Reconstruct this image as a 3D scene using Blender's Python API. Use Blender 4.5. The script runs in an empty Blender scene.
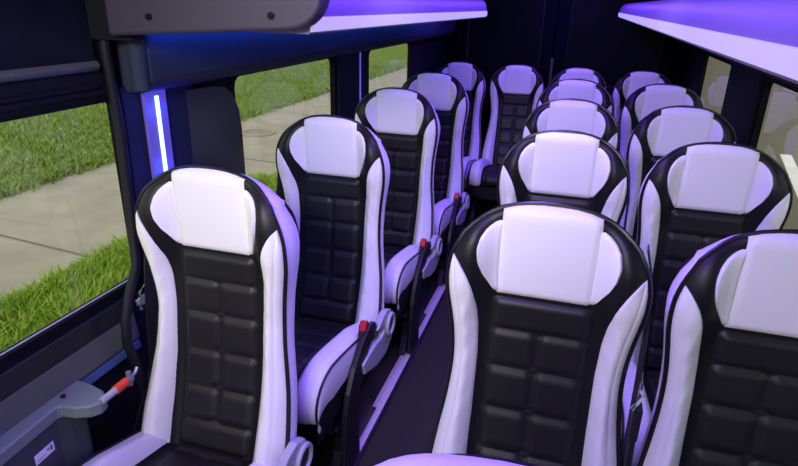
import bpy, bmesh, math, random
from mathutils import Vector, Matrix
random.seed(7)
S = bpy.context.scene
COL = S.collection
sin, cos, pi = math.sin, math.cos, math.pi

# ------------------------------------------------------------------ helpers
def lerp(a, b, t): return a + (b - a) * t
def interp(x, pts):
    if x <= pts[0][0]: return pts[0][1]
    for (a, va), (b, vb) in zip(pts, pts[1:]):
        if x <= b: return lerp(va, vb, (x - a) / (b - a))
    return pts[-1][1]
def sstep(a, b, x):
    t = max(0., min(1., (x - a) / (b - a))); return t * t * (3 - 2 * t)

class MB:
    def __init__(s): s.v = []; s.f = []
    def add(s, vs, fs):
        n = len(s.v); s.v += [tuple(v) for v in vs]; s.f += [tuple(n + i for i in f) for f in fs]
    def box(s, a, b):
        x0, y0, z0 = a; x1, y1, z1 = b
        vs = [(x0,y0,z0),(x1,y0,z0),(x1,y1,z0),(x0,y1,z0),(x0,y0,z1),(x1,y0,z1),(x1,y1,z1),(x0,y1,z1)]
        s.add(vs, [(3,2,1,0),(4,5,6,7),(0,1,5,4),(1,2,6,5),(2,3,7,6),(3,0,4,7)])
    def grid(s, fn, na, nb, flip=False):
        vs = [fn(i / na, j / nb) for j in range(nb + 1) for i in range(na + 1)]
        fs = []
        for j in range(nb):
            for i in range(na):
                q = (j*(na+1)+i, j*(na+1)+i+1, (j+1)*(na+1)+i+1, (j+1)*(na+1)+i)
                fs.append(q[::-1] if flip else q)
        s.add(vs, fs)
    def tube(s, pts, r, n=8, flat=None, closed=False):
        """round tube; flat=(width, thickness, across-vector) gives a strap"""
        pts = [Vector(p) for p in pts]; N = len(pts); rings = []
        up = None
        for i, p in enumerate(pts):
            if closed: t = pts[(i+1) % N] - pts[i-1]
            else: t = pts[min(i+1, N-1)] - pts[max(i-1, 0)]
            t.normalize()
            if flat:
                a = Vector(flat[2]); a = (a - t * a.dot(t)).normalized(); b = t.cross(a)
                ring = [p + a*sx*flat[0]/2 + b*sy*flat[1]/2 for sx, sy in ((-1,-1),(1,-1),(1,1),(-1,1))]
            else:
                if up is None:
                    up = Vector((0,0,1)) if abs(t.z) < .9 else Vector((1,0,0))
                a = (up - t * up.dot(t)).normalized(); up = a; b = t.cross(a)
                ring = [p + a*cos(2*pi*k/n)*r + b*sin(2*pi*k/n)*r for k in range(n)]
            rings.append(ring)
        m = len(rings[0]); vs = [v for rg in rings for v in rg]; fs = []
        for i in range(N if closed else N - 1):
            k = (i + 1) % N
            for j in range(m):
                fs.append((i*m+j, i*m+(j+1) % m, k*m+(j+1) % m, k*m+j))
        if not closed:
            fs += [tuple(range(m))[::-1], tuple((N-1)*m + j for j in range(m))]
        s.add(vs, fs)
    def cyl(s, a, b, r, n=20): s.tube([a, b], r, n)
    def prism(s, poly, axis, a, b):
        """2D polygon extruded along axis (0,1,2) from a to b"""
        def P(p, h):
            q = list(p); q.insert(axis, h); return tuple(q)
        n = len(poly)
        s.add([P(p, a) for p in poly] + [P(p, b) for p in poly],
              [tuple(range(n))[::-1], tuple(range(n, 2*n))] + [(i, (i+1) % n, n+(i+1) % n, n+i) for i in range(n)])
    def build(s, name, mat, parent=None, smooth=True, bevel=0, angle=40):
        me = bpy.data.meshes.new(name); me.from_pydata(s.v, [], s.f); me.update()
        bm = bmesh.new(); bm.from_mesh(me)
        bmesh.ops.recalc_face_normals(bm, faces=bm.faces)
        for e in bm.edges:
            if len(e.link_faces) == 2 and e.calc_face_angle(0) > math.radians(angle): e.smooth = False
        for f in bm.faces: f.smooth = smooth
        bm.to_mesh(me); bm.free()
        me.materials.append(mat)
        o = bpy.data.objects.new(name, me); COL.objects.link(o)
        if parent: o.parent = parent
        if bevel:
            b = o.modifiers.new('b', 'BEVEL'); b.width = bevel; b.segments = 3; b.limit_method = 'ANGLE'
            b.angle_limit = math.radians(40); b.harden_normals = True
        return o

def tag(o, label=None, cat=None, group=None, kind=None):
    if label: o['label'] = label
    if cat: o['category'] = cat
    if group: o['group'] = group
    if kind: o['kind'] = kind
    return o
def empty(name, loc):
    o = bpy.data.objects.new(name, None); COL.objects.link(o); o.location = loc; o.empty_display_size = .1; return o
def structure(o): o['kind'] = 'structure'; return o

# ------------------------------------------------------------------ materials
def mat(name, col, rough=.5, metal=0, spec=.5, bump=None, var=None, sheen=0):
    m = bpy.data.materials.new(name); m.use_nodes = True; N = m.node_tree.nodes; L = m.node_tree.links
    b = N['Principled BSDF']; b.inputs['Base Color'].default_value = (*col, 1); b.inputs['Roughness'].default_value = rough
    b.inputs['Metallic'].default_value = metal; b.inputs['Specular IOR Level'].default_value = spec
    tc = None
    if bump or var: tc = N.new('ShaderNodeTexCoord')
    if var:   # (scale, second colour)
        n = N.new('ShaderNodeTexNoise'); n.inputs['Scale'].default_value = var[0]; n.inputs['Detail'].default_value = 6
        L.new(tc.outputs['Object'], n.inputs['Vector'])
        r = N.new('ShaderNodeValToRGB'); r.color_ramp.elements[0].position = .35; r.color_ramp.elements[1].position = .65
        r.color_ramp.elements[0].color = (*col, 1); r.color_ramp.elements[1].color = (*var[1], 1)
        L.new(n.outputs['Fac'], r.inputs['Fac']); L.new(r.outputs['Color'], b.inputs['Base Color'])
    if bump:  # (scale, strength, distance)
        n = N.new('ShaderNodeTexNoise'); n.inputs['Scale'].default_value = bump[0]; n.inputs['Detail'].default_value = 4
        L.new(tc.outputs['Object'], n.inputs['Vector'])
        q = N.new('ShaderNodeBump'); q.inputs['Strength'].default_value = bump[1]; q.inputs['Distance'].default_value = bump[2]
        L.new(n.outputs['Fac'], q.inputs['Height']); L.new(q.outputs['Normal'], b.inputs['Normal'])
    return m
def emit(name, col, st):
    m = bpy.data.materials.new(name); m.use_nodes = True; b = m.node_tree.nodes['Principled BSDF']
    b.inputs['Base Color'].default_value = (.8,.8,.8,1)
    b.inputs['Emission Color'].default_value = (*col, 1); b.inputs['Emission Strength'].default_value = st
    return m
WHITE = mat('white_leather', (.80,.79,.79), .42, spec=.35, bump=(60,.10,.004))
BLACK = mat('black_leather', (.0075,.0075,.008), .46, spec=.32, bump=(160,.12,.002))
QUILT = mat('black_quilted_leather', (.012,.0115,.0115), .45, spec=.36, bump=(220,.12,.0015))
RUBBER = mat('window_rubber', (.004,.004,.006), .7, spec=.1)
PIPE = mat('black_piping', (.006,.006,.008), .4)
BPLAS = mat('black_plastic', (.010,.010,.013), .45)
GPLAS = mat('grey_plastic', (.42,.42,.45), .4)
DGPLAS = mat('dark_grey_plastic', (.05,.055,.065), .5, bump=(300,.1,.001))
CONS = mat('console_grey', (.17,.20,.19), .5, bump=(400,.1,.001))
CHROME = mat('chrome', (.8,.8,.8), .2, metal=1)
ALU = mat('aluminium', (.70,.68,.52), .45, metal=.25)
RED = mat('red_button', (.50,.008,.03), .35)
ORANGE = mat('orange_coupling', (.75,.07,.03), .4)
STRAP = mat('belt_webbing', (.008,.008,.010), .55, bump=(500,.2,.001))
FLOOR = mat('floor_vinyl', (.036,.036,.020), .6, spec=.2, bump=(200,.15,.001), var=(90,(.028,.028,.015)))
CARPET = mat('dark_headliner', (.006,.006,.010), .95, spec=.1)
DWALL = mat('dark_wall_trim', (.007,.007,.012), .65, spec=.15, bump=(200,.1,.001))
SILL = mat('grey_sill_trim', (.085,.09,.08), .55, bump=(250,.1,.001))
PILLAR = mat('pillar_trim', (.018,.018,.045), .7, spec=.12)
COVE = mat('cove_trim', (.030,.034,.060), .7, spec=.12)
HEAD = mat('tinted_header_panel', (.003,.003,.010), .5, spec=.15, var=(6,(.008,.010,.018)))
REAR = mat('rear_door_trim', (.0025,.0025,.006), .8, spec=.05)
RACK = mat('rack_laminate', (.21,.17,.30), .5, spec=.3)
CAP = mat('rack_end_leatherette', (.032,.026,.040), .6, bump=(260,.15,.001))
BLUELIT = mat('blue_lit_step_trim', (.05,.10,.22), .5)  # blue LED light on this trim is put into its base colour
STICK = mat('sticker_white', (.8,.78,.85), .5)
STPUR = mat('sticker_purple_ink', (.12,.05,.25), .5)
STRED = mat('sticker_red_ink', (.7,.08,.06), .5)
LED = emit('led_tube', (.35,.62,1.0), 2.4)
DIFF = emit('led_purple_diffuser', (.15,.09,1.0), .42)
DIFF.node_tree.nodes['Principled BSDF'].inputs['Base Color'].default_value = (.06,.06,.08,1)
LIP = emit('rack_light_lip', (.66,.58,1.0), .60)
LIP.node_tree.nodes['Principled BSDF'].inputs['Base Color'].default_value = (.3,.3,.34,1)
ASPH = mat('path_concrete', (.36,.335,.255), .9, spec=.2, bump=(30,.3,.01), var=(3.,(.30,.28,.215)))
ROAD = mat('road_asphalt', (.155,.143,.095), .9, spec=.2, bump=(60,.3,.01), var=(4.,(.13,.12,.08)))
SOIL = mat('grass_soil', (.12,.19,.03), 1, spec=.1, bump=(20,.8,.05), var=(5.,(.19,.26,.05)))
JOINT = mat('path_joint', (.16,.15,.11), 1)
PAINT = mat('road_paint', (.75,.74,.68), .8)
IRON = mat('cast_iron', (.24,.21,.16), .8, bump=(60,.5,.01))
def grassmat(name, a, b):
    m = mat(name, a, .7, spec=.2, var=(7, b)); return m
GR1 = grassmat('grass_blades', (.22,.39,.03), (.36,.50,.07))
GR2 = grassmat('lawn_blades', (.18,.29,.045), (.28,.37,.09))
def glass():
    m = bpy.data.materials.new('window_glass'); m.use_nodes = True; N = m.node_tree.nodes; L = m.node_tree.links
    N.clear(); o = N.new('ShaderNodeOutputMaterial'); mx = N.new('ShaderNodeMixShader'); t = N.new('ShaderNodeBsdfTransparent')
    g = N.new('ShaderNodeBsdfGlossy'); g.inputs['Roughness'].default_value = .03; f = N.new('ShaderNodeFresnel'); f.inputs['IOR'].default_value = 1.45
    t.inputs['Color'].default_value = (.97,.98,.96,1)
    ge = N.new('ShaderNodeNewGeometry'); mm = N.new('ShaderNodeMath'); mm.operation = 'SUBTRACT'; mm.use_clamp = True
    L.new(f.outputs[0], mm.inputs[0]); L.new(ge.outputs['Backfacing'], mm.inputs[1]); L.new(mm.outputs[0], mx.inputs[0]); L.new(t.outputs[0], mx.inputs[1]); L.new(g.outputs[0], mx.inputs[2]); L.new(mx.outputs[0], o.inputs[0])
    return m
GLASS = glass()
TINT = mat('tinted_panel', (.022,.023,.034), .35, spec=.25)

# ------------------------------------------------------------------ camera
R_ = Vector((0.95579237,0.29323814,0.02173347)); U_ = Vector((-0.12660655,0.3437018,0.93050516)); F_ = Vector((-0.26538977,0.89212133,-0.36563342))
cam = bpy.data.cameras.new('camera'); co = bpy.data.objects.new('camera', cam); COL.objects.link(co)
M = Matrix((R_, U_, -F_)).transposed().to_4x4(); M.translation = (0, 0, 1.538)
co.matrix_world = M
cam.sensor_width = 36; cam.lens = 586.06 / 798 * 36; cam.clip_start = .02; cam.clip_end = 200
S.camera = co

# ------------------------------------------------------------------ seat geometry
ZT = 1.157
PROF = [(.20,-.17),(.30,-.12),(.37,-.09),(.40,-.08),(.50,-.045),(.60,-.015),(.70,.0),(.80,.013),(.88,.017),(.95,.015),(1.05,.008),(1.157,.002)]
def prof(z):   # smoothed
    return sum(interp(z + d, PROF) for d in (-.04,-.02,0,.02,.04)) / 5
WID = [(.30,.224),(.38,.229),(.46,.227),(.56,.216),(.64,.203),(.72,.194),(.79,.193),(.86,.200),(.93,.212),(.975,.214),(1.0,.2115),(1.03,.2045),(1.05,.197),(1.083,.1805),(1.10,.165),(1.118,.143),(1.130,.124),(1.14,.103),(1.148,.078),(1.153,.052),(1.1565,.022),(1.157,.001)]
def wid(z):
    r = .03 * max(0., min(1., (1.04 - z) / .08))
    return sum(interp(z + d * r, WID) for d in (-1,-.5,0,.5,1)) / 5
BIN = [(.33,.128),(.50,.132),(.77,.132),(.85,.136),(.90,.142),(.94,.150),(.965,.157),(.985,.165),(1.005,.177),(1.02,.188),(1.035,.203)]   # inner edge of the side bolsters
def bol(x, z):
    a = interp(z, [(.33,.062),(.50,.055),(.65,.042),(.83,.030),(.92,.010),(1.0,.0),(1.06,0)])
    xi = interp(z, BIN); w = wid(z); x = abs(x)
    return a * sstep(xi - .012, xi + .035, x) * (1 - .55 * sstep(w - .045, w, x))
def ear(x, z):
    """forward lean of the head wings and shoulders"""
    a = sum(interp(z + d, [(.76,0),(.84,.012),(.90,.029),(.95,.045),(1.0,.051),(1.05,.046),(1.09,.027),(1.12,.008),(1.14,0)]) for d in (-.02,0,.02)) / 3
    x = abs(x); x0 = interp(z, [(.86,.118),(.95,.100)])
    return a * sstep(x0, x0 + .060, x) * (1 - .22 * sstep(.165, .22, x))
def front(x, z):
    w = wid(z)
    d = min(w - abs(x), (ZT - z) * .9)
    t = 1 - max(0, min(1, d / .035))
    return prof(z) - bol(x, z) - ear(x, z) + .012 * t * t
def fpatch(mb, z0, z1, xl, xr, na, nb, lift):
    """upholstery patch between two edge curves, padded outward by lift(a, b)"""
    def P(a, b):
        z = lerp(z0, z1, b); x = lerp(xl(z), xr(z), a)
        return (x, front(x, z) - lift(a, b), z)
    mb.grid(P, na, nb)
def pad(h, pa=.10, pb=.10):
    def f(a, b):
        ea = min(1, min(a, 1 - a) / pa); eb = min(1, min(b, 1 - b) / pb)
        return -.002 + (h + .002) * (1 - (1 - ea) ** 2.2) * (1 - (1 - eb) ** 2.2)
    return f
def tiles(rows, h, seam=.05):
    """quilt height over (a,b): two columns, rows = fractions of the seams"""
    def f(a, b):
        k = 0
        while k < len(rows) - 2 and b > rows[k+1]: k += 1
        v = (b - rows[k]) / (rows[k+1] - rows[k]); hh = rows[k+1] - rows[k]
        two = 0 < k < len(rows) - 2
        u = (a * 2) % 1 if two and a < 1 else a
        eu = min(1, min(u, 1 - u) / (.22 if two else .11)); ev = min(1, max(0, min(v, 1 - v)) / .26)
        r = min(1, ((1 - eu) ** 2.6 + (1 - ev) ** 2.6) ** (1 / 2.6))
        du, dv = min(u, 1 - u), min(v, 1 - v)
        rib = .0030 * max(math.exp(-(du / (.035 if two else .02)) ** 2) if two and .25 < a < .75 else 0, math.exp(-(dv / .05) ** 2) if 0 < b < 1 else 0) * sstep(0, .10, min(a, 1 - a)) * sstep(0, .03, min(b, 1 - b))
        return .0005 + h * (1 - r ** 2.4) + rib
    return f

def outline(n=40):
    """rim points from bottom-left over the top to bottom-right"""
    zs = [lerp(.33, 1.0, i / 16) for i in range(17)] + [w[0] for w in WID if w[0] > 1.0]
    zz = []
    for i, z in enumerate(zs):
        if i: zz.append((zs[i-1] + z) / 2)
        zz.append(z)
    L = [(-wid(z), z) for z in zz]; Rr = [(wid(z), z) for z in reversed(zz)]
    return L + Rr[1:]
RIM = outline()

CP = [(-.05,.352),(-.12,.368),(-.22,.386),(-.32,.406),(-.42,.425),(-.50,.438),(-.555,.443),(-.595,.436),(-.620,.415),(-.629,.388),(-.627,.362),(-.618,.345)]
CL = [0]
for (a, b), (c, d) in zip(CP, CP[1:]): CL.append(CL[-1] + math.hypot(c - a, d - b))
CT = CL[-1]
def cpt(t):
    s_ = t * CT
    def at(s): return Vector((0, interp(s, list(zip(CL, [p[0] for p in CP]))), interp(s, list(zip(CL, [p[1] for p in CP])))))
    p = sum((at(s_ + d) for d in (-.02,-.01,0,.01,.02)), Vector()) / 5
    tn = (at(min(CT, s_ + .02)) - at(max(0, s_ - .02))).normalized()
    return p, Vector((0, tn.z, -tn.y)) if False else Vector((0, -tn.z * -1, tn.y * -1)) if False else Vector((0, tn.z, -tn.y))
CW = .221
def csurf(x, t, lift):
    p, n = cpt(t)
    if n.z < 0 and t < .6: n = -n
    ax = abs(x)
    e = .062 * sstep(.118, .165, ax) * (1 - .30 * sstep(CW - .05, CW, ax)) * interp(t, [(0,.30),(.12,.60),(.35,1),(.75,1),(.88,.7),(1,.35)])
    q = p + n * (e + lift); q.x = x
    return tuple(q)

def seat_parts(parent):
    # --- backrest: black upholstered body under everything
    b = MB()
    zs = [lerp(.33, 1.0, i / 30) for i in range(31)]
    for w in [w[0] for w in WID if w[0] > 1.0]: zs.append((zs[-1] + w) / 2); zs.append(w)
    n = len(zs) - 1
    def P(a, j):
        z = zs[round(j * n)]; x = (2 * a - 1) * wid(z)
        return (x, front(x, z), z)
    b.grid(P, 40, n)
    body = b.build('backrest', BLACK, parent, angle=80)
    # --- back shell (rear face)
    b = MB()
    def P(a, j):
        z = zs[round(j * n)]; c = 2 * a - 1; x = c * (wid(z) - .011)
        return (x, front(wid(z), z) + .8 * ear(wid(z), z) + .073 + .030 * (1 - c * c) * sstep(1.157, 1.0, z) , z - .004 - .031 * sstep(1.03, 1.13, z))
    b.grid(P, 16, n); b.build('back_shell', BPLAS, parent, angle=80)
    # --- light side band round the rim
    b = MB(); prof_d = [(0,0),(.012,.003),(.035,.003),(.058,-.002),(.074,-.012)]
    vs = []; m = len(prof_d)
    for i, (x, z) in enumerate(RIM):
        p0 = RIM[max(0, i-1)]; p1 = RIM[min(len(RIM)-1, i+1)]
        tx, tz = p1[0]-p0[0], p1[1]-p0[1]; l = math.hypot(tx, tz) or 1; nx, nz = -tz/l, tx/l
        up = max(0., nz)
        for d, o in prof_d:
            o2 = o - up * (.42 * d + .1 * max(0, o)); vs.append((x + nx*o2*(1 if up < .5 else .6), front(x, z) + d * (1 + .8 * ear(x, z) / .074), z + nz*o2))
    fs = [(i*m+j, i*m+j+1, (i+1)*m+j+1, (i+1)*m+j) for i in range(len(RIM)-1) for j in range(m-1)]
    b.add(vs, fs); o = b.build('side_band', WHITE, parent, angle=80); o['label'] = 'white leather side band round the backrest edge'
    # --- piping
    b = MB(); b.tube([(x, front(x, z) - .001, z) for x, z in RIM], .0048, 6)
    o = b.build('piping', PIPE, parent)
    # --- head panel and wings
    b = MB(); xw = lambda z: min(.1045, wid(z) - .004)
    fpatch(b, .932, 1.1545, lambda z: -xw(z), xw, 22, 26, pad(.010, .045, .06)); o = b.build('headrest', WHITE, parent, angle=80)
    o['label'] = 'white leather headrest panel'
    WING = [(.936,.107),(.96,.120),(.99,.136),(1.02,.146),(1.05,.150),(1.075,.145),(1.092,.135),(1.105,.122),(1.114,.106)]
    for s in (-1, 1):
        b = MB()
        f1 = lambda z: s * .1000; f2 = lambda z: s * interp(z, WING)
        fpatch(b, .936, 1.114, f1, f2, 10, 24, pad(.009, .14, .10)); o = b.build('headrest_wing', WHITE, parent, angle=80)
        o['label'] = 'white leather crescent beside the headrest'
    # --- side bolsters with a sewn seam line
    for s in (-1, 1):
        b = MB()
        def lift(a, bb):
            v = pad(.006, .12, .03)(a, bb)
            v -= .0035 * math.exp(-((a - .70) / .035) ** 2)
            v += .0018 * sin(52 * bb + 6 * a + s) * sin(17 * bb + 2 + 3 * a) * min(1, 4 * a * (1 - a))
            return v
        fpatch(b, .335, 1.034, lambda z: s * interp(z, BIN), lambda z: s * (wid(z) - .004), 22, 90, lift)
        o = b.build('side_bolster', WHITE, parent, angle=80); o['label'] = 'white leather side bolster of the backrest'
    # --- quilted centre
    b = MB(); z0, z1 = .372, .925
    rows = [(z - z0) / (z1 - z0) for z in (z0,.445,.538,.642,.750,.846,z1)]
    fpatch(b, z0, z1, lambda z: -.111, lambda z: .111, 64, 190, tiles(rows, .0112)); b.build('quilted_back', QUILT, parent, angle=80)
    # --- cushion
    b = MB(); b.grid(lambda a, t: csurf((2*a-1)*CW, t, 0), 40, 40)
    side = []
    for s in (-1, 1):
        b.grid(lambda a, t: (s*CW, *(lambda q: (q[1], lerp(q[2], .275, a) if True else 0))(csurf(s*CW, t, 0))), 3, 40)
    b.box((-CW+.004, -.612, .262), (CW-.004, -.05, .335))
    b.build('cushion', BLACK, parent, angle=80)
    for s in (-1, 1):
        b = MB()
        def P(a, t):
            x = s * lerp(.133, CW - .002, a)
            return csurf(x, t, pad(.006, .10, .03)(a, t) - .003 * math.exp(-((a - .72) / .04) ** 2))
        b.grid(P, 18, 50); o = b.build('cushion_bolster', WHITE, parent, angle=80); o['label'] = 'white leather cushion bolster'
        # white outer cheek below the piping line, deep at the front
        b = MB()
        def P(a, t):
            q = csurf(s*CW, t, 0); dep = interp(t, [(0,.05),(.4,.09),(.75,.115),(1,.03)])
            return (s*(CW + .003 + .004*sin(pi*a)), q[1], q[2] - a * min(dep, q[2] - .27))
        b.grid(P, 6, 40); o = b.build('cushion_cheek', WHITE, parent, angle=80); o['label'] = 'white leather outer side of the cushion'
        b = MB(); b.tube([csurf(s*(CW+.001), t/40, .003) for t in range(41)], .004, 6); b.build('cushion_piping', PIPE, parent)
    b = MB(); rows = [0, .14, .32, .50, .68, 1]
    b.grid(lambda a, t: csurf(lerp(-.106, .106, a), t, tiles([0,.12,.30,.48,.66,.80,1], .010)(a, t)), 48, 90); b.build('quilted_cushion', QUILT, parent, angle=80)
    # --- frame and legs
    b = MB(); b.box((-.21, -.52, .205), (.21, -.04, .262)); b.build('seat_frame', BPLAS, parent, bevel=.01)
    for s in (-1, 1):
        b = MB()
        x0, x1 = s*.205 - .018, s*.205 + .018
        b.prism([(-.50,.21),(-.10,.21),(-.12,.16),(-.17,.10),(-.14,.03),(-.10,.012),(-.10,.012),(-.52,.012),(-.50,.03),(-.46,.09),(-.45,.15)], 0, x0, x1)
        b.build('leg', BPLAS, parent, smooth=False, bevel=.006)

def side_cover(parent, s=1, red=True):
    """aisle side: dark curved leg shell, grey recliner cover with hub and the belt buckle"""
    x = s * (CW + .008)
    b = MB()
    cx = [(-.20,.47),(-.25,.485),(-.33,.455),(-.40,.40),(-.455,.33),(-.48,.26),(-.495,.16),(-.50,.012),(-.36,.012),(-.37,.16),(-.36,.26),(-.32,.34),(-.26,.40),(-.17,.43)]
    b.prism(cx, 0, min(x, x + s*.022), max(x, x + s*.022)); b.build('leg_shell', BPLAS, parent, smooth=False, bevel=.006)
    b = MB(); x2 = x + s * .004
    cx = [(-.13,.455),(-.085,.46),(-.04,.44),(-.012,.40),(-.008,.34),(-.03,.30),(-.10,.275),(-.20,.285),(-.33,.33),(-.345,.378),(-.28,.385),(-.21,.385),(-.15,.375),(-.115,.385),(-.12,.41),(-.20,.43)]
    b.prism(cx, 0, min(x2, x2 + s*.026), max(x2, x2 + s*.026)); o = b.build('recliner_cover', GPLAS, parent, smooth=False, bevel=.006)
    o['label'] = 'pale grey plastic side cover'
    b = MB(); b.tube([(x2 + s*.03, -.062 + .040*cos(k*pi/12), .388 + .040*sin(k*pi/12)) for k in range(24)], .008, 8, closed=True)
    h = b.build('hub_ring', GPLAS, o)
    b = MB(); b.cyl((x2 + s*.02, -.062, .388), (x2 + s*.030, -.062, .388), .034, 24); b.build('hub_cap', BPLAS, o)
    b = MB(); b.prism([(-.30,.43),(-.25,.40),(-.245,.475),(-.285,.50)], 0, min(x - s*.012, x + s*.014), max(x - s*.012, x + s*.014))
    u = b.build('buckle', BPLAS, parent, smooth=False, bevel=.004)
    if red:
        b = MB(); b.prism([(-.296,.480),(-.262,.464),(-.247,.485),(-.262,.508),(-.284,.513)], 0, min(x - s*.008, x + s*.016), max(x - s*.008, x + s*.016))
        o = b.build('release_button', RED, u, smooth=False, bevel=.004); o['label'] = 'red buckle button'

def belt(parent, s=-1):
    """webbing down the seat's side with its metal tongue"""
    x = -.230 if s < 0 else .221
    path = [(s*.205,.085,1.06),(x,.075,1.0),(x + s*.005,.055,.93),(x + s*.006,.035,.85),(x + s*.006,.02,.76),(x + s*.006,.01,.66),(x + s*.006,.0,.55),(x + s*.010,-.06,.44),(x + s*.012,-.11,.36)]
    b = MB(); b.tube(path, 0, flat=(.042 if s < 0 else .065, .003, (0, 1, .3))); st = b.build('belt_strap', STRAP, parent, smooth=False)
    b = MB(); x += s*.008
    b.box((x - .002, -.015, .745), (x + .002, .015, .775)); b.box((x - .0015, -.035, .752), (x + .0015, -.01, .768))
    b.tube([(x, -.022, .735),(x, -.018, .785),(x, .012, .800),(x, .018, .728)], .004, 6, closed=True)
    o = b.build('belt_tongue', CHROME, st); o['label'] = 'metal belt tongue'
    b = MB(); b.box((x - .012, -.14, .345), (x + .008, -.08, .375)); b.build('belt_anchor', BPLAS, parent, bevel=.004)

def stalk(parent, s=1):
    """black buckle stalks standing in the gap of a double seat"""
    b = MB()
    b.tube([(s*.226,-.10,.36),(s*.227,-.085,.50),(s*.226,-.055,.67)], .008, 8); b.build('buckle_stalk', BPLAS, parent)
    b = MB(); b.box((s*.226 - .009,-.070,.665),(s*.226 + .009,-.030,.750)); o = b.build('buckle', BPLAS, parent, bevel=.004)
    b = MB(); b.tube([(s*.229 - .022,-.085,.757),(s*.229 - .004,-.06,.768),(s*.229 + .008,-.04,.764)], .004, 6); b.build('buckle_latch', CHROME, o)

def copy_tree(o, parent=None):
    c = o.copy(); COL.objects.link(c)
    if parent: c.parent = parent
    for ch in list(o.children): copy_tree(ch, c)
    return c

# ------------------------------------------------------------------ place the seats
XL, XA, XW = -.850, -.022, .448
YL = [1.187, 1.947, 2.756, 3.519]; YR = [1.195, 2.004, 2.762, 3.575]; YB = 4.65
RX = [-.921, -.470, -.022, .429]
single = empty('coach_seat', (XL, YL[0], 0)); single.scale = (1, 1, .996); seat_parts(single)
bare = copy_tree(single); bare.location = (XA, YR[0], 0)
# the bare copy gains its own fittings, the single its side cover and belt
side_cover(single, 1); belt(single, -1)
window_seat = copy_tree(bare); window_seat.location = (XW, YR[0], 0)
rear_seat = copy_tree(bare); rear_seat.location = (RX[0], YB, 0)
stalk(bare, 1); belt(bare, 1)
tag(single, 'white and black leather single seat beside the lit pillar, red coupling to its left', 'seat', 'single seats along the left windows')
lab = ['second single seat back, in front of the second left window', 'third single seat back on the window side, in front of a dark pillar', 'fourth single seat back, in front of the small rear side window']
for y, l in zip(YL[1:], lab):
    c = copy_tree(single); c.location = (XL, y, 0); tag(c, l, 'seat')
tag(bare, 'large white and black aisle-side seat of the nearest double row', 'seat', 'aisle seats of the double rows')
lab = ['aisle-side double seat directly behind the large nearest aisle seat', 'third aisle-side double seat back, bright headrest in the middle of the column', 'fourth aisle-side double seat back, purple headrest just before the rear bench']
for y, l in zip(YR[1:], lab):
    c = copy_tree(bare); c.location = (XA, y, 0); tag(c, l, 'seat')
front_seat = copy_tree(bare); front_seat.location = (XA + .016, .389, 0)
tag(front_seat, 'foremost seat, only its purple-lit top edge showing at the bottom of the picture', 'seat')
tag(window_seat, 'window-side double seat at the lower right, cut off by the picture edge', 'seat', 'window seats of the double rows')
lab = ['second window-side double seat, beside the large right-hand window', 'third window-side double seat, in front of the wide dark right-hand pillar', 'fourth window-side double seat, in front of the small rear right window']
for y, l in zip(YR[1:], lab):
    c = copy_tree(window_seat); c.location = (XW, y, 0); tag(c, l, 'seat')
lab = ['rear bench seat in the left back corner, behind the last single seat', 'rear bench seat at the end of the aisle, its whole purple headrest in view', 'rear bench seat right of the aisle end, only its headrest top showing', 'rear bench seat in the right back corner by the rear window']
for i, (x, l) in enumerate(zip(RX, lab)):
    c = rear_seat if i == 0 else copy_tree(rear_seat)
    c.location = (x, YB, 0); c.scale = (.955, 1, .968); tag(c, l, 'seat', 'seats of the rear row')

# ------------------------------------------------------------------ van shell
WL, WR, YF, YE, ZC = -1.155, .70, -1.30, 5.10, 1.86
WZ0, WZ1 = .775, 1.297
b = MB(); b.box((WL-.02, YF, -.10), (WR+.02, YE+.06, 0)); structure(b.build('floor', FLOOR, smooth=False))
b = MB(); b.box((WL-.08, YF, ZC), (WR+.08, YE+.06, ZC+.08)); structure(b.build('ceiling', CARPET, smooth=False))
def wall(name, x0, x1, opens, front):
    b = MB()
    b.box((x0, front, 0), (x1, YE, WZ0)); b.box((x0, front, WZ1), (x1, YE, ZC))
    y = front
    for a, c in opens:
        if a > y: b.box((x0, y, WZ0), (x1, a, WZ1))
        y = c
    b.box((x0, y, WZ0), (x1, YE, WZ1))
    return structure(b.build(name, DWALL, smooth=False))
OPL = [(.20,1.262),(1.805,2.715),(3.18,4.06)]
OPR = [(.80,2.70),(3.30,4.10)]
wall('wall_left', WL-.02, WL, OPL, YF)
wall('wall_right', WR, WR+.02, OPR, YF)
b = MB(); b.box((WL-.08, YE, 0), (WR+.08, YE+.06, ZC)); structure(b.build('wall_back', REAR, smooth=False))
# cab bulkhead stub below the windscreen
b = MB(); b.box((WL-.08, YF-.05, 0), (WR+.08, YF, .85)); structure(b.build('wall_front', DWALL, smooth=False))
# rear doors
for i, (xa, xb) in enumerate(((-1.05, -.255), (-.245, .65))):
    b = MB(); b.box((xa, YE-.035, .35), (xb, YE-.001, 1.80)); d = structure(b.build('door_%d' % (i+1), REAR, smooth=False, bevel=.012))
    b = MB(); fr = [(xa+.1,.95),(xb-.1,.95),(xb-.1,1.62),(xa+.1,1.62)]
    b.tube([(x, YE-.038, z) for x, z in fr], .012, 8, closed=True); b.build('window_frame', BPLAS, d)
    b = MB(); b.box((xa+.1, YE-.040, .95), (xb-.1, YE-.034, 1.62)); b.build('pane', mat('privacy_glass_%d' % i, (.002,.002,.005), .5, spec=.05), d)
b = MB(); b.box((-.262, YE-.045, .9), (-.238, YE-.034, 1.15)); structure(b.build('trim_1', BPLAS, bevel=.004))
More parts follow.
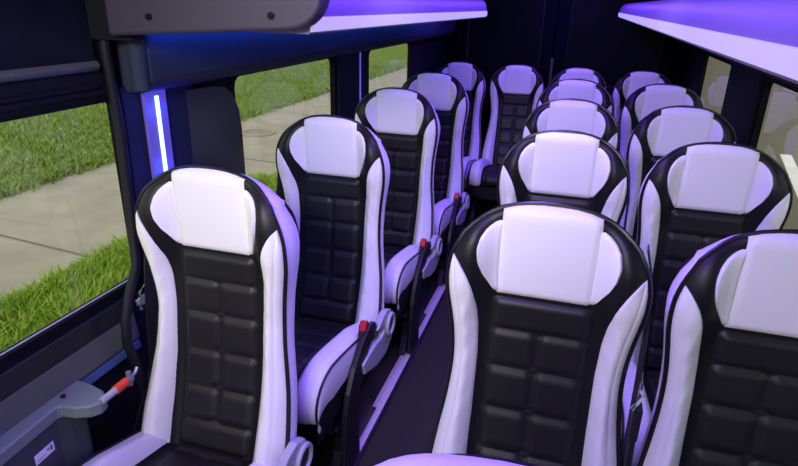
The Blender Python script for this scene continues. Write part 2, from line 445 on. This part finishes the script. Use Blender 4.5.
# windows: rubber frame + pane
def rrect(a, c, z0, z1, r, n=6):
    pts = []
    for cy, cz, s0 in ((c-r, z0+r, -90), (c-r, z1-r, 0), (a+r, z1-r, 90), (a+r, z0+r, 180)):
        for k in range(n+1):
            t = math.radians(s0 + 90*k/n); pts.append((cy + r*cos(t), cz + r*sin(t)))
    return pts
def window(i, x, out, a, c):
    """frame with rounded opening inside the wall aperture"""
    inner = rrect(a+.012, c-.012, WZ0+.012, WZ1-.010, .04 if i != 1 else .012); m = len(inner)
    outer = []
    cy, cz = (a+c)/2, (WZ0+WZ1)/2
    for y, z in inner:
        ty = (c - cy + .012) / abs(y - cy) if y != cy else 9; tz = (WZ1 - cz + .012) / abs(z - cz) if z != cz else 9
        t = min(ty, tz); outer.append((cy + (y-cy)*t, cz + (z-cz)*t))
    xi, xo = x - out*.008, x + out*.018
    vs = [(xi, *p) for p in inner] + [(xi, *p) for p in outer] + [(xo, *p) for p in inner] + [(xo, *p) for p in outer]
    fs = []
    for k in range(m):
        q = (k+1) % m
        fs += [(k, q, m+q, m+k), (2*m+k, 3*m+k, 3*m+q, 2*m+q), (k, 2*m+k, 2*m+q, q), (m+k, m+q, 3*m+q, 3*m+k)]
    b = MB(); b.add(vs, fs); w = structure(b.build('window_%d' % i, RUBBER, angle=30))
    b = MB(); b.box((x + out*.012 - .002, a, WZ0), (x + out*.012 + .002, c, WZ1)); b.build('pane', GLASS, w, smooth=False)
    b = MB(); b.tube([(x + out*.004, a+.03, WZ0+.014), (x + out*.004, c-.015, WZ0+.014)], .0022, 6); o = b.build('seal', GPLAS, w); o['label'] = 'pale seal line along the bottom of the glass'
    return w
for i, (a, c) in enumerate(OPL): window(i+1, WL, -1, a, c)
for i, (a, c) in enumerate(OPR): window(i+4, WR, 1, a, c)
# blanking panel with a rounded corner over the front of the second left window
b = MB(); pl = [(y*1.028, 1.538 + (z-1.538)*1.035) for y, z in [(1.49,.80),(1.775,.80),(1.775,1.12),(1.765,1.19),(1.735,1.245),(1.69,1.275),(1.64,1.285),(1.49,1.29)]]
b.prism(pl, 0, WL+.014, WL+.022); o = b.build('blanking_panel', TINT, smooth=False, bevel=.003)
tag(o, 'dark tinted panel with a rounded corner over the front of the second left window', 'panel')
# sills, header trims, pillar covers
def K(z): return 1.538 + (z - 1.538) * 1.05
def strip_trim(i, m, sec, y0, y1, bev=.004, smooth=False):
    b = MB(); b.prism([(WL + d, K(z)) for d, z in sec], 1, y0, y1); return structure(b.build('trim_%d' % i, m, smooth=smooth, bevel=bev, angle=60))
strip_trim(2, BPLAS, [(0,.79),(.010,.79),(.014,.737),(.008,.732),(0,.730)], -.2, 1.20)
strip_trim(3, SILL, [(0,.735),(.010,.733),(.020,.664),(.016,.655),(0,.655)], -.2, 1.20, .005)
strip_trim(4, BLUELIT, [(0,.655),(.016,.652),(.020,.628),(0,.620)], -.2, 1.20)
strip_trim(5, HEAD, [(0,1.395),(.010,1.395),(.010,1.80),(0,1.80)], -.3, 1.21)
strip_trim(6, SILL, [(0,1.400),(.012,1.396),(.020,1.386),(.014,1.376),(0,1.372)], -.3, 1.21, 0, True)
strip_trim(7, DWALL, [(0,1.345),(.008,1.343),(.010,1.337),(0,1.328)], -.3, 1.21)
b = MB(); pts = [(-1.130,1.240,1.84),(-1.130,1.240,1.52),(-1.132,1.230,1.42),(-1.135,1.236,1.36),(-1.138,1.246,1.2),(-1.138,1.238,1.0),(-1.125,1.215,.84),(-1.105,1.150,.78),(-1.09,1.108,.73),(-1.09,1.10,.66),(-1.095,1.125,.58),(-1.10,1.15,.42)]
b.tube(pts, .013, 10); structure(b.build('trim_8', mat('rubber_edge', (.009,.009,.013), .6, spec=.2)))
b = MB(); b.box((WL, 1.205, 1.44), (-1.025, 1.245, ZC)); structure(b.build('trim_21', DWALL, smooth=False))
b = MB(); b.box((WL, 1.264, 0), (WL+.020, 1.57, K(1.33))); structure(b.build('trim_9', PILLAR, smooth=False, bevel=.008))
b = MB(); b.box((WL, 2.73, 0), (WL+.020, 3.165, K(1.33))); structure(b.build('trim_10', PILLAR, smooth=False, bevel=.008))
b = MB(); b.prism([(WL, K(1.31)),(WL+.075, K(1.315)),(WL+.10, K(1.34)),(WL+.10, 1.46),(WL, 1.47)], 1, 1.285, YE-.04); structure(b.build('trim_11', COVE, smooth=False, bevel=.015))
b = MB(); b.tube([(WL+.078,1.275,K(1.325)),(WL+.078,1.275,1.46)], .022, 14); structure(b.build('trim_12', COVE))
b = MB(); b.prism([(WR, 1.31),(WR-.05, 1.315),(WR-.07, 1.34),(WR-.07, 1.46),(WR, 1.47)], 1, .5, YE-.04); structure(b.build('trim_13', DWALL, smooth=False, bevel=.015))
b = MB(); b.box((WR-.02, 2.725, 0), (WR, 3.28, 1.33)); structure(b.build('trim_14', DWALL, smooth=False, bevel=.008))
# lit pillar lamp: housing, diffuser, tube
def pillar_lamp(x, s, y, z0, z1, label):
    r = empty('pillar_lamp', (x, y, z0)); tag(r, label, 'lamp')
    h = z1 - z0
    b = MB(); b.box((0 if s > 0 else -.012, -.045, 0), (.012 if s > 0 else 0, .045, h)); b.build('diffuser', DIFF, r, bevel=.003)
    b = MB(); b.box((s*.012 - .004, -.005, .02), (s*.012 + .004, .009, h - .02)); b.build('light_tube', LED, r, bevel=.002)
    return r
pillar_lamp(WL+.020, 1, 1.380, .58, 1.304, 'upright strip lamp glowing blue-white on the left pillar behind the first single seat')
pillar_lamp(WR-.002, -1, .55, .62, 1.315, 'upright strip lamp on the right wall ahead of the first double row')
# light reflected off the second pillar's trim, painted in as a glowing strip
b = MB(); b.box((WL+.020, 3.011, .77), (WL+.024, 3.022, 1.29)); o = b.build('reflection_line', emit('violet_reflection', (.12,.08,.9), .55)); structure(o); o.name = 'trim_20'

# ------------------------------------------------------------------ luggage racks
def rack(side, xe, xwall, y0, y1, rnd, name_label):
    r = empty('luggage_rack', ((xe+xwall)/2, y0, 1.47)); tag(r, name_label, 'luggage rack')
    sg = 1 if xwall > xe else -1
    ox, oy, oz = r.location
    PF = [(.005,1.470),(.0,1.478),(-.002,1.505),(.001,1.530),(.010,1.550),(.028,1.564),(.06,1.570)]
    D = abs(xwall - xe)
    def e(y):
        t = max(0, (y - (y1 - rnd)) / rnd); return D * .8 * (1 - math.sqrt(max(0, 1 - t*t))) if rnd else 0
    ys = [lerp(y0, y1 - rnd, i/6) for i in range(7)] + ([y1 - rnd + rnd*sin(k*pi/24) for k in range(1, 13)] if rnd else [])
    sec = [(D-.002, 1.472)] + PF + [(D-.002, 1.60)]
    vs = []
    for y in ys:
        for k, (d, z) in enumerate(sec):
            dd = d if k in (0, len(sec)-1) else min(D-.01, d + e(y))
            vs.append((xe + sg*dd - ox, y - oy, z - oz))
    m = len(sec); fs = [(i*m+k, i*m+(k+1) % m, (i+1)*m+(k+1) % m, (i+1)*m+k) for i in range(len(ys)-1) for k in range(m)]
    fs += [tuple(range(m)), tuple((len(ys)-1)*m + k for k in range(m))]
    b = MB(); b.add(vs, fs); b.build('shelf', RACK, r, angle=35)
    b = MB(); vs = []
    ys2 = [y for y in ys if y < y1 - rnd*.06] if rnd else ys
    for y in ys2:
        for d, z in ((-.005,1.477),(-.007,1.491),(-.006,1.504),(.002,1.506),(.002,1.474)):
            vs.append((xe + sg*min(D-.01, d + e(y)) - ox, y - oy, z - oz))
    m = 5; fs = [(i*m+k, i*m+(k+1) % m, (i+1)*m+(k+1) % m, (i+1)*m+k) for i in range(len(ys2)-1) for k in range(m)]
    fs += [tuple(range(m)), tuple((len(ys2)-1)*m + k for k in range(m))]
    b.add(vs, fs); o = b.build('light_lip', LIP, r, angle=50); o['label'] = 'glowing pale lip along the lower edge'
    return r
rl = rack(-1, -.572, WL, 1.22, 3.78, .22, 'purple-lit luggage rack along the left wall with a dark padded front end')
rr = rack(1, .204, WR, -.6, 5.05, .10, 'purple-lit luggage rack along the right wall above the double seats')
# padded end cap of the left rack, two screws
b = MB(); cp = [(-1.09,1.449),(-.72,1.4715),(-.62,1.4765)]
cp += [(-.615 + .08*sin(k*pi/16), 1.558 - .08*cos(k*pi/16)) for k in range(1, 8)] + [(-.532,1.60),(-.532,1.72),(-1.09,1.80)]
b.prism([(x*.971 - rl.location.x, 1.538 + (z-1.538)*.971 - rl.location.z) for x, z in cp], 1, 1.165 - 1.22, 1.219 - 1.22)
o = b.build('end_cap', CAP, rl, smooth=False, bevel=.010); o['label'] = 'dark padded end panel with two screws'
for x, z in ((-.937,1.497),(-.634,1.507)):
    b = MB()
    p = Vector((x - rl.location.x, 1.165 - 1.22, z - rl.location.z))
    b.tube([p + Vector((0,.004,0)), p - Vector((0,.003,0)), p - Vector((0,.006,0))], .0075, 12)
    b.tube([p - Vector((0,.002,0)), p - Vector((0,.009,0))], .004, 8); b.build('screw', mat('screw_black', (.02,.02,.02), .25, metal=.6), o)

# ------------------------------------------------------------------ seat rails
def rail(x, label):
    r = empty('seat_rail', (x, -.2, 0)); tag(r, label, 'rail', 'seat rails in the floor')
    b = MB(); b.prism([(-.022,.0),(.022,.0),(.022,.010),(.008,.012),(.007,.006),(-.007,.006),(-.008,.012),(-.022,.010)], 1, 0, 4.3); b.build('track', ALU, r, smooth=False)
    b = MB(); b.box((.024, 0, .0), (.036, 4.3, .010)); b.build('rubber_edge', BPLAS, r, smooth=False)
rail(-.625, 'aluminium seat rail along the left edge of the aisle floor')
rail(-.22, 'aluminium seat rail along the right edge of the aisle, under the double seats')

# ------------------------------------------------------------------ grey side console with its coupling
zc = .622
r = empty('side_console', (-1.11, .75, .40)); tag(r, 'grey plastic side console with a small white sticker, below the first left window', 'console')
ox, oy, oz = r.location
def rel(pts): return [(p[0]-ox, p[1]-oy) for p in pts]
top = [(-1.150,.30),(-1.062,.30),(-1.100,.862),(-1.096,.872),(-1.062,.876),(-1.030,.892),(-1.014,.912),(-1.018,.935),(-1.045,.955),(-1.10,.968),(-1.150,.970)]
b = MB(); b.prism(rel(top), 2, zc-.035-oz, zc-oz); b.build('console_top', CONS, r, smooth=False, bevel=.006)
b = MB(); b.prism(rel([(-1.150,.30),(-1.070,.30),(-1.106,.86),(-1.094,.89),(-1.092,.93),(-1.11,.95),(-1.150,.95)]), 2, .05-oz, zc-.034-oz)
body = b.build('console_body', mat('console_dark', (.040,.042,.055), .55, bump=(400,.1,.001)), r, smooth=False, bevel=.008)
b = MB(); b.tube([(-1.115-ox,.90-oy,zc-oz-.002),(-1.115-ox,.90-oy,zc-oz+.006)], .006, 12); b.build('bolt', BPLAS, r)
b = MB(); A = Vector((-1.020-ox, .925-oy, .618-oz)); B = Vector((-1.020-ox,1.040-oy,.618-oz)); 
dv = (B - A)
def seg(t0, t1, rr): 
    b = MB(); b.tube([A + dv*t0, A + dv*t1], rr, 14); return b
o = seg(-.05, .38, .009).build('coupling_sleeve', GPLAS, r); o['label'] = 'pale coupling sleeve'
o = seg(.36, .70, .012).build('coupling', ORANGE, r); o['label'] = 'red-orange coupling'
q = seg(.68, .86, .010); q.tube([A + dv*.80 + Vector((0,0,.022)), A + dv*.80 - Vector((0,0,.018))], .007, 10); q.tube([A+dv*.84, A+dv*1.0+Vector((0,0,.006)), A+dv*1.08+Vector((0,.0,.016))], .005, 6)
q.build('coupling_hook', mat('dull_steel', (.30,.31,.34), .45, metal=.6), r)
# sticker on the console's aisle face
def face(y, z):    # point on the sloping aisle face
    x = lerp(-1.070, -1.106, (y - .30) / .56); return Vector((x - ox + .0012, y - oy, z - oz))
st = empty('sticker', (0,0,0))
bpy.data.objects.remove(st)
b = MB(); c = [face(.783,.516), face(.840,.516), face(.840,.543), face(.783,.543)]
b.add(c, [(0,1,2,3)]); s = b.build('sticker', STICK, r, smooth=False); s['label'] = 'small white sticker with a red and purple mark'
def patch(name, m, y0, y1, z0, z1):
    b = MB(); b.add([p + Vector((.0008,0,0)) for p in (face(y0,z0), face(y1,z0), face(y1,z1), face(y0,z1))], [(0,1,2,3)]); b.build(name, m, s, smooth=False)
patch('print_mark', STPUR, .828, .834, .524, .537); patch('print_mark', STRED, .818, .825, .529, .535)
patch('print_line', STPUR, .788, .814, .5255, .5268); patch('print_line', STPUR, .788, .808, .5215, .5225)

# ------------------------------------------------------------------ outside
GZ = -.55
def ground(name, m, x0, x1, y0, y1, z=GZ):
    b = MB(); b.box((x0, y0, z-.2), (x1, y1, z)); return structure(b.build(name, m, smooth=False))
ground('ground_path', ASPH, -6.05, -3.64, -20, 60)
ground('ground_verge', SOIL, -3.64, -1.5, -20, 60, GZ+.01)
ground('ground_lawn', SOIL, -40, -6.05, -20, 60, GZ+.01)
ground('ground_road', ROAD, -1.5, 30, -20, 60)
for i, (xa, ya, xb, yb) in enumerate(((-6.05,3.86,-3.64,3.60),(-6.05,7.2,-3.64,7.0),(-6.05,10.6,-3.64,10.4))):
    b = MB(); b.add([(xa,ya,GZ+.003),(xb,yb,GZ+.003),(xb,yb+.03,GZ+.003),(xa,ya+.03,GZ+.003)], [(0,1,2,3)]); structure(b.build('trim_%d' % (15+i), JOINT, smooth=False))
def blades(name, m, n, fx, fy, h0, h1, w, label):
    vs, fs = [], []
    for _ in range(n):
        x, y = fx(), fy(); h = random.uniform(h0, h1); a = random.uniform(0, 2*pi); dx, dy = cos(a)*w, sin(a)*w
        lx, ly = random.gauss(0, h*.5), random.gauss(0, h*.5); k = len(vs)
        vs += [(x-dx, y-dy, GZ), (x+dx, y+dy, GZ), (x+lx*.4+dx*.7, y+ly*.4+dy*.7, GZ+h*.6), (x+lx*.4-dx*.7, y+ly*.4-dy*.7, GZ+h*.6), (x+lx, y+ly, GZ+h)]
        fs += [(k,k+1,k+2,k+3),(k+3,k+2,k+4)]
    me = bpy.data.meshes.new(name); me.from_pydata(vs, [], fs); me.materials.append(m)
    o = bpy.data.objects.new(name, me); COL.objects.link(o); tag(o, label, 'grass', kind='stuff')
def edge_near():
    return random.choice((1,1,1,0)) and random.uniform(-3.66, -2.2) or random.gauss(-3.64, .06)
blades('verge_grass', GR1, 42000, edge_near, lambda: random.uniform(1.2, 6.2), .05, .13, .006, 'bright green grass verge between the van and the path')
def edge_far(): return -6.0 - abs(random.gauss(0, 2.2)) if random.random() < .8 else random.gauss(-6.05, .09)
blades('lawn_grass', GR2, 60000, edge_far, lambda: 3.0 + 17 * random.random() ** 1.4, .05, .12, .012, 'lawn beyond the path seen through the left windows')
r = empty('manhole_cover', (-5.07, 8.65, GZ)); tag(r, 'round iron manhole cover in the path outside the second left window', 'manhole cover')
b = MB(); b.cyl((0,0,-.01),(0,0,.012), .22, 32); b.build('lid', IRON, r)
b = MB(); b.tube([(.26*cos(k*pi/16), .26*sin(k*pi/16), .006) for k in range(32)], .03, 8, closed=True); b.build('rim', ASPH, r)
b = MB(); b.add([(2.62,7.6,GZ+.004),(2.78,7.6,GZ+.004),(3.28,10.4,GZ+.004),(3.12,10.4,GZ+.004)], [(0,1,2,3)]); o = b.build('road_line', PAINT, smooth=False); tag(o, 'pale painted line on the road outside the right window', 'road marking')

# ------------------------------------------------------------------ light
w = bpy.data.worlds.new('world'); S.world = w; w.use_nodes = True; N = w.node_tree.nodes; Lk = w.node_tree.links
bg = N['Background']; sky = N.new('ShaderNodeTexSky'); sky.sky_type = 'NISHITA'; sky.sun_disc = False; sky.sun_elevation = math.radians(50); sky.sun_rotation = math.radians(200)
sky.air_density = 1.2; sky.dust_density = 4
mx = N.new('ShaderNodeMix'); mx.data_type = 'RGBA'; mx.inputs[0].default_value = .65; mx.inputs[7].default_value = (3.6,3.55,3.3,1)
Lk.new(sky.outputs[0], mx.inputs[6]); Lk.new(mx.outputs[2], bg.inputs['Color']); bg.inputs['Strength'].default_value = .30
def area(name, loc, rot, sx, sy, col, power, spread=180):
    l = bpy.data.lights.new(name, 'AREA'); l.shape = 'RECTANGLE'; l.size = sx; l.size_y = sy; l.color = col; l.energy = power; l.spread = math.radians(spread)
    o = bpy.data.objects.new(name, l); COL.objects.link(o); o.location = loc; o.rotation_euler = rot; return o
area('windscreen_daylight', (-.2,-1.25,1.36), (math.radians(84),0,0), 1.5, .8, (1,.98,.95), 7)
area('front_fill_light', (-.50,-.10,1.76), (math.radians(72),0,0), .5, .2, (1,.97,.92), 7, 95)  # added white fill close to the camera, no known lamp there
area('ceiling_dome_lamp', (-.2,1.75,1.845), (math.radians(12),0,0), .3, .3, (1,.96,1), 2.2, 120)
area('ceiling_purple_strip', (-.2,2.5,1.845), (0,0,0), .12, 4.9, (.19,.07,1), 66)
for k in range(3):
    l = bpy.data.lights.new('pillar_glow', 'POINT'); l.color = (.01,.04,1); l.energy = .5; l.shadow_soft_size = .02
    o = bpy.data.objects.new('pillar_glow', l); COL.objects.link(o); o.location = (WL + .055, 1.385, .92 + .16*k)
area('rack_underlight_left', (-1.025,2.9,1.464), (0,math.radians(35),0),   .02, 3.2, (.01,.12,1), 3.4)
area('rack_underlight_right', (.57,2.6,1.462), (0,math.radians(-30),0), .03, 3.6, (.06,.05,1), 1.0)
S.view_settings.view_transform = 'Standard'; S.view_settings.look = 'None'; S.view_settings.exposure = 0; S.view_settings.gamma = 1
try: S.view_settings.use_curve_mapping = False
except Exception: pass
S.cycles.use_denoising = True
